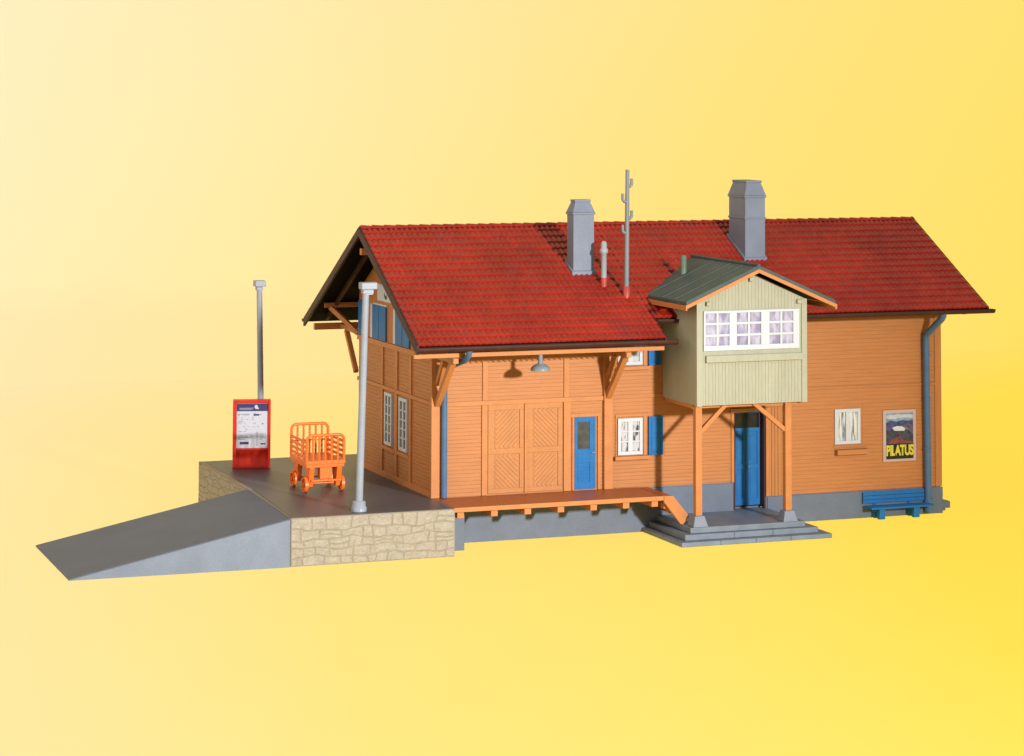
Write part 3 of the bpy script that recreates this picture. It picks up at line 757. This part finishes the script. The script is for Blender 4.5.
k = MB(); k.box(-.9, -.888, -1.76, -.2, .003, .006); local(k.build('paving_joint', 'ramp'), pf) if False else None

rp = thing('access_ramp', 'long grey wedge ramp rising to the left end of the stone platform', 'ramp', (-7, .7, H))
A = [(-9.63, -1.72), (-4.27, -1.84)]; B = [(-9.54, 3.17), (-4.06, 3.10)]
th = .03
k = MB()
k.add([(*A[0], H), (*A[1], H), (*A[1], -.035), (*A[0], H + .012), (*B[0], H), (*B[1], H), (*B[1], -.035), (*B[0], H + .012)],
      [(0, 1, 2, 3), (5, 4, 7, 6), (4, 0, 3, 7), (1, 5, 6, 2), (0, 4, 5, 1), (3, 2, 6, 7)])
local(k.build('ramp_side', 'rampside'), rp)
k = MB()
def ext(p, q, e): d = (Vector(q) - Vector(p)).normalized(); return Vector(p) - d * e
a0 = A[0]; a1 = A[1]; b0 = B[0]; b1 = B[1]
k.add([(a0[0], a0[1] - .015, H + .014), (a1[0], a1[1] - .015, -.033), (b1[0], b1[1], -.033), (b0[0], b0[1], H + .014), (a0[0], a0[1] - .015, H + .040), (a1[0], a1[1] - .015, -.004), (b1[0], b1[1], -.004), (b0[0], b0[1], H + .040)],
      [(3, 2, 1, 0), (4, 5, 6, 7), (0, 1, 5, 4), (1, 2, 6, 5), (2, 3, 7, 6), (3, 0, 4, 7)])
local(k.build('ramp_surface', 'ramp'), rp)

# ------------------------------------------------------------------ platform lamps
def lamp(base, top, label, hx, pr=.115):
    t = thing('platform_lamp', label, 'lamp', base, 0, 'platform lamps')
    d = Vector(top) - Vector(base)
    k = MB(); k.lathe((0, 0, 0), [(.19, 0), (.19, .10), (.17, .115), (.16, .24), (.12, .26)], 20); k.build('lamp_base', 'lamp', t)
    k = MB(); k.tube([(0, 0, .24), d], [pr, pr * .87], 16); k.build('pole', 'lamp', t)
    k = MB(); x, y, z = d
    k.box(x - .15, x + hx, y - .14, y + .14, z + .08, z + .25); k.box(x - .10, x + hx - .08, y - .10, y + .10, z - .03, z + .0795)
    k.build('lamp_head', 'lamp', t, .02)
    k = MB(); k.box(x - .02, x + hx - .10, y - .08, y + .08, z - .045, z - .0305); k.build('diffuser', 'white', t)
    return t
lamp((-2.37, -1.33, .003), (-2.23, -1.33, 5.42), 'tall grey platform lamp at the front edge of the stone platform, hiding the gable corner', .26, .095)
l2 = lamp((-2.56, 7.3, .003), (-2.66, 7.3, 4.9), 'tall grey platform lamp standing behind the red information stand', .16, .09)

# ------------------------------------------------------------------ ticket / information stand
mc = thing('information_stand', 'red information stand with white timetable panel at the back of the platform', 'information stand', (-3.0, 6.71, .003), -.25)
w_, h_, d_ = .52, 1.90, .26
k = MB()
k.box(-w_, w_, .10, d_, 0, h_); k.box(-w_, -w_ + .10, -.06, .10, 0, h_); k.box(w_ - .07, w_, -.06, .10, 0, h_); k.box(-w_ + .10, w_ - .07, -.06, .10, h_ - .09, h_)
k.box(-w_ + .10, w_ - .07, -.03, .10, .50, .56); k.box(-w_ + .10, w_ - .07, -.06, .10, 0, .06)
k.build('housing', 'red', mc, .015)
k = MB()
for i in range(8):   # concave lower tray
    a0_, a1_ = i / 8, (i + 1) / 8
    y0_ = .02 + .07 * math.sin(math.pi * a0_); y1_ = .02 + .07 * math.sin(math.pi * a1_)
    k.add([(-w_ + .1, y0_, .06 + .44 * a0_), (w_ - .07, y0_, .06 + .44 * a0_), (w_ - .07, y1_, .06 + .44 * a1_), (-w_ + .1, y1_, .06 + .44 * a1_)], [(0, 1, 2, 3)], True)
k.build('lower_tray', 'red', mc)
k = MB(); k.box(-w_ + .105, w_ - .075, .0, .09, .565, h_ - .095); pn = k.build('display_panel', 'paper', mc)
k = MB(); k.box(-w_ + .11, w_ - .08, -.006, -.001, h_ - .31, h_ - .105); k.build('header', 'navy', pn)
k = MB(); k.lathe((0, 0, 0), [(.045, -.002), (.045, .002)], 14)
for i, v in enumerate(k.v): k.v[i] = (.12 + v[0], -.010 + v[2], h_ - .19 + v[1] * 1.2)
k.box(.10, .19, -.011, -.008, h_ - .25, h_ - .215); k.build('emblem', 'white', pn)
k = MB(); rnd = random.Random(3)
for i in range(3): k.box(-.34, .0 + .03 * i, -.009, -.007, h_ - .27 + i * .022, h_ - .263 + i * .022)
k.build('header_lettering', 'paper', pn)
k = MB()
def lines(x0, x1, z0, z1, n, dens=.8):
    for i in range(n):
        z = z1 - (z1 - z0) * i / max(1, n - 1); x = x0
        while x < x1:
            e = min(x1, x + rnd.uniform(.02, .07))
            if rnd.random() < dens: k.box(x, e, -.006, -.002, z, z + .011)
            x = e + .008
lines(-.38, -.06, 1.48, 1.50, 2); lines(.05, .28, 1.46, 1.52, 3); lines(-.36, -.08, 1.02, 1.4, 9, .25); lines(.0, .2, 1.05, 1.4, 8, .2)
lines(-.36, .02, .86, .92, 3); lines(-.36, -.2, .80, .84, 2); lines(.12, .17, .62, 1.0, 14, .9); lines(.24, .38, .7, .95, 6, .5)
k.box(.28, .32, -.006, -.002, 1.22, 1.26)
k.build('timetable_print', 'ink', pn)
k = MB(); k.box(-.32, -.08, -.0065, -.002, .67, .74); k.box(.25, .38, -.0065, -.002, .66, .70); k.box(.05, .2, -.0065, -.002, 1.47, 1.51); k.build('print_block', 'navy', pn)

# ------------------------------------------------------------------ luggage cart
ct = thing('luggage_cart', 'bright orange four wheeled luggage cart with tall rear rack on the platform', 'luggage cart', (-2.32, 2.6, .003))
cx0, cx1, cy0, cy1 = -.52, .54, -.78, .78
k = MB(); k.box(cx0, cx1, cy0, cy1, .74, .84); k.box(cx0 + .02, cx1 - .02, cy0 + .02, cy1 - .02, .66, .74)
k.build('platform', 'cart', ct, .012)
def rack(y, top, name, n=6):
    k = MB(); R_ = .14; x0, x1 = cx0 + .03, cx1 - .03
    pts = [(x0, y, .84), (x0, y, top - R_)] + [(x0 + R_ - R_ * math.cos(a * math.pi / 10), y, top - R_ + R_ * math.sin(a * math.pi / 10)) for a in range(1, 6)]
    pts += [(x1 - R_ + R_ * math.sin(a * math.pi / 10), y, top - R_ + R_ * math.cos(a * math.pi / 10)) for a in range(0, 6)] + [(x1, y, .84)]
    k.tube(pts, .038, 8)
    for i in range(1, n):
        x = x0 + (x1 - x0) * i / n; k.tube([(x, y, .84), (x, y, top)], .028, 8)
    k.tube([(x0, y, .84 + (top - .84) * .45), (x1, y, .84 + (top - .84) * .45)], .018, 8) if top > 1.6 else None
    return k.build(name, 'cart', ct)
rack(cy0 + .04, 1.50, 'front_rack', 6); rack(cy1 - .04, 1.62, 'rear_rack', 6)
for x in (cx0 + .03, cx1 - .03):
    k = MB()
    for z in (.93, 1.06, 1.19, 1.32): k.bar((x, cy0 + .06, z), (x, cy1 - .06, z), .04, .062)
    for y in (-.26, .26): k.bar((x, y, .84), (x, y, 1.34), .03, .05, (0, 1, 0))
    k.build('side_rail', 'cart', ct)
for y in (cy0 + .22, cy1 - .22):
    k = MB(); k.tube([(cx0 + .02, y, .23), (cx1 - .02, y, .23)], .025, 8); k.build('axle', 'cart', ct)
    for x in (cx0 + .16, cx1 - .16):
        k = MB(); k.prism([(x - .06, y - .24, .66), (x - .06, y + .24, .66), (x - .06, y + .09, .15), (x - .06, y - .09, .15)], (.13, 0, 0)); k.build('axle_bracket', 'cart', ct, .008)
    for s_, x in ((-1, cx0 + .04), (1, cx1 - .04)):
        wm_ = MB(); R_ = .205; a_ = .04
        N = 24
        ring_ = [(R_ - .055, -a_), (R_, -a_), (R_, a_), (R_ - .055, a_)]
        vs = [(x + q[1], y + q[0] * math.cos(2 * math.pi * j / N), R_ + .002 + q[0] * math.sin(2 * math.pi * j / N)) for j in range(N) for q in ring_]
        fs = [(j * 4 + i, j * 4 + (i + 1) % 4, ((j + 1) % N) * 4 + (i + 1) % 4, ((j + 1) % N) * 4 + i) for j in range(N) for i in range(4)]
        wm_.add(vs, fs)
        for j in range(6):
            a = math.pi * j / 3 + .3; wm_.bar((x, y, R_), (x, y + (R_ - .03) * math.cos(a), R_ + (R_ - .03) * math.sin(a)), .035, .035, (1, 0, 0))
        wm_.tube([(x - .05, y, R_), (x + .05, y, R_)], .05, 10)
        wm_.build('wheel', 'cart', ct)
k = MB(); k.bar((0, cy0 + .2, .6), (0, cy1 - .2, .6), .1, .12); k.bar((cx0 + .15, cy0 + .02, .32), (cx1 - .1, cy0 + .02, .32), .03, .05); k.box(-.12, .2, cy0 + .08, cy0 + .3, .35, .66); k.build('chassis', 'cart', ct, .01)

# ------------------------------------------------------------------ wall lamp
wlp = thing('wall_lamp', 'small grey bell shaped lamp hanging from the eave beam above the loading dock', 'lamp', (2.43, -1.36, 3.33))
k = MB(); prof = [(.25, 0), (.255, .03), (.23, .09), (.15, .15), (.08, .175), (.075, .2)]; k.lathe((0, 0, 0), prof, 28); k.build('lamp_shade', 'shade', wlp)
k = MB(); k.tube([(0, 0, .2), (0, 0, .42)], .06, 12); k.build('stem', 'shade', wlp)

# ------------------------------------------------------------------ antenna
an = thing('roof_antenna', 'tall thin grey antenna mast with four hooked brackets on the red roof', 'antenna', (5.37, -.04, rz_(-.04)))
k = MB(); k.lathe((0, 0, -.05), [(.095, 0), (.095, .34), (.08, .35)], 16); k.build('mast_base', 'redbase', an)
k = MB(); k.tube([(0, 0, .25), (.03, 0, 3.33)], [.068, .052], 12); k.build('mast', 'mast', an)
for s_, z in ((1, 2.96), (-1, 2.57), (1, 2.13), (-1, 1.76)):
    k = MB(); pts = [(.02, 0, z - .03)] + [(.02 + s_ * (.06 + .07 * math.sin(a)), 0, z - .03 + -.09 * math.cos(a) + .05) for a in (-.9, -.3, .3, .9, 1.4)] + [(.02 + s_ * .13, 0, z + .14)]
    k.tube(pts, .042, 8); k.build('hook', 'mast', an)

# ------------------------------------------------------------------ bench
bn = thing('bench', 'blue slatted bench against the grey plinth below the poster', 'bench', (13.3, -.35, H))
k = MB()
for i in range(3): k.box(12.34, 14.24, -.115, -.075, -.80 + i * .107, -.70 + i * .107)
local(k.build('backrest', 'blue', None, .006), bn)
k = MB()
for i in range(3): k.box(12.36, 14.28, -.58 + i * .155, -.44 + i * .155, -.90, -.845)
local(k.build('seat', 'blue', None, .006), bn)
for x in (12.72, 13.78):
    k = MB(); k.prism([(x - .09, -.52, -.902), (x - .09, -.08, -.902), (x - .09, -.10, H + .01), (x - .09, -.22, H + .01), (x - .09, -.22, -1.02), (x - .09, -.36, -1.02), (x - .09, -.38, H + .01), (x - .09, -.50, H + .01)], (.18, 0, 0)); local(k.build('leg', 'blue', None, .006), bn)
    k = MB(); k.bar((x, -.06, -.9), (x, -.06, -.48), .08, .03, (0, 1, 0)); local(k.build('back_support', 'blue'), bn)

# ------------------------------------------------------------------ poster
po = thing('poster', 'pink bordered mountain poster with yellow lettering on the wall above the bench', 'poster', (13.52, -.03, .35))
def flat(pts, y0, y1, name, mat, par):
    k = MB(); k.prism([(x, y1, z) for x, z in pts], (0, y0 - y1, 0)); o = k.build(name, mat); local(o, po) if par is None else setpar(o, par); return o
px0, px1, pz0, pz1 = 13.01, 14.03, .31, 1.73
Y0 = -.025
sheet_ = flat([(px0, pz0), (px1, pz0), (px1, pz1), (px0, pz1)], Y0, Y0 - .012, 'poster_sheet', 'pinkpaper', None)
def U(u, v): return (px0 + u * (px1 - px0), pz0 + v * (pz1 - pz0))
def lay(pts, i, name, mat):
    return flat([U(*p) for p in pts], Y0 - .012 - .0025 * i, Y0 - .0142 - .0025 * i, name, mat, sheet_)
lay([(.09, .34), (.91, .34), (.91, .94), (.09, .94)], 0, 'printed_sky', 'p_sky')
lay([(.09, .84), (.3, .82), (.6, .85), (.91, .83), (.91, .90), (.5, .92), (.09, .90)], 1, 'printed_cloud', 'p_cloud')
lay([(.09, .34), (.91, .34), (.91, .80), (.75, .78), (.6, .80), (.4, .77), (.25, .80), (.09, .76)], 2, 'printed_ridge', 'p_ridge')
lay([(.42, .5), (.91, .44), (.91, .70), (.7, .74), (.5, .66)], 3, 'printed_slope', 'p_grey')
lay([(.09, .34), (.91, .34), (.91, .52), (.78, .60), (.6, .62), (.45, .58), (.3, .64), (.2, .60), (.09, .62)], 4, 'printed_rocks', 'p_rock')
lay([(.27, .66), (.33, .60), (.64, .59), (.66, .64), (.56, .68), (.42, .69)], 5, 'printed_snow', 'white')
lay([(.3, .46), (.5, .49), (.6, .42), (.9, .37), (.9, .34), (.12, .34), (.2, .37)], 5, 'printed_foreground', 'p_red')
lay([(.09, .05), (.91, .05), (.91, .345), (.09, .345)], 6, 'lettering_ground', 'black')
pa = U(.085, .11); pb = U(.915, .325)
tm = text_mesh('PILATUS', 'lettering', 'yellow', None, pa[0], pb[0], pa[1], pb[1], Y0 - .0142 - .0025 * 6 - .001, .004, .045)
setpar(tm, sheet_)

# ------------------------------------------------------------------ gable sign
sg = thing('station_sign', 'small white sign board high on the gable just under the roof edge', 'sign', (-.06, 3.6, 4.95))
k = MB(); k.box(-.06, -.025, 2.35, 4.61, 4.74, 5.19); o = k.build('sign_board', 'white', None, .006); local(o, sg)
k = MB()
for p, q in (((3.98, 4.93), (3.90, 4.84)), ((3.90, 4.84), (3.78, 4.83)), ((3.78, 4.83), (3.74, 4.92)), ((3.98, 4.93), (3.93, 4.96)), ((3.86, 4.84), (3.84, 4.92))):
    k.bar((-.064, p[0], p[1]), (-.064, q[0], q[1]), .006, .045, Vector((0, q[1] - p[1], -(q[0] - p[0]))))
local(k.build('lettering', 'black'), sg)

# ------------------------------------------------------------------ final proportions
def prop(p):
    x, y, z = p
    return Vector((x * 1.025, y * (1.01 if y > 0 else 1), z * (1 + .0027 * z) if z > 0 else z))
bpy.context.view_layer.update()
todo = [(o, [prop(o.matrix_world @ v.co) for v in o.data.vertices]) for o in C.objects if o.type == 'MESH' and o.name != 'floor']
for o in C.objects:
    if o.parent is None and o.name != 'floor' and o.type == 'EMPTY':
        old = o.location.copy(); o.location = prop(old)
bpy.context.view_layer.update()
for o, pts in todo:
    inv = o.matrix_world.inverted()
    for v, p in zip(o.data.vertices, pts): v.co = inv @ p
    o.data.update()

# ------------------------------------------------------------------ camera
f_px, cam = 2554.856, Vector((-22.1028, -64.0503, 10.5464)); yaw, pit, rol = .3623, .0665, .0031
cyy, sy, cp, sp = math.cos(yaw), math.sin(yaw), math.cos(pit), math.sin(pit)
Fv = Vector((sy * cp, cyy * cp, sp)); Rv = Vector((cyy, -sy, 0)); Uv = Rv.cross(Fv)
c_, s_ = math.cos(rol), math.sin(rol); R2 = Rv * c_ + Uv * s_; U2 = -Rv * s_ + Uv * c_
cd = bpy.data.cameras.new('camera'); co = bpy.data.objects.new('camera', cd); C.objects.link(co)
m = Matrix.Identity(4)
for i in range(3): m[i][0] = R2[i]; m[i][1] = U2[i]; m[i][2] = -Fv[i]; m[i][3] = cam[i]
co.matrix_world = m; cd.sensor_width = 36; cd.lens = f_px / 1024 * 36; cd.shift_y = -453.41 / 1024; cd.clip_start = 1; cd.clip_end = 500
S.camera = co

# ------------------------------------------------------------------ light
def sun(name, d, e, ang, col):
    ld = bpy.data.lights.new(name, 'SUN'); ld.energy = e; ld.angle = math.radians(ang); ld.color = col
    lo = bpy.data.objects.new(name, ld); C.objects.link(lo); lo.rotation_euler = Vector(d).to_track_quat('-Z', 'Y').to_euler(); return lo
kd = Vector((-.14, 1, -.22)).normalized()
ld = bpy.data.lights.new('key_light', 'SPOT'); ld.energy = KEY; ld.shadow_soft_size = 1.5; ld.spot_size = math.radians(56); ld.spot_blend = 1.0; ld.color = (1, .985, .96)
lo = bpy.data.objects.new('key_light', ld); C.objects.link(lo); lo.location = Vector((5, 0, 2)) - kd * 62
lo.rotation_euler = (Vector((-9, 0, 3)) - lo.location).to_track_quat('-Z', 'Y').to_euler()
sun('fill_light', (1, .35, -.35), 1.4, 40, (1, .83, .66))
sun('added_backlight', (0, -2.16, 2.09), 3.0, 10, (1, 1, 1))  # added sun with no visible source, brightens the sheet from behind and below
w = bpy.data.worlds.new('World'); S.world = w; w.use_nodes = True
bg = w.node_tree.nodes['Background']; bg.inputs[0].default_value = (.94, .97, 1, 1); bg.inputs[1].default_value = .5
S.view_settings.view_transform = 'Standard'; S.view_settings.look = 'None'; S.view_settings.exposure = 0; S.view_settings.gamma = 1
S.cycles.max_bounces = 6
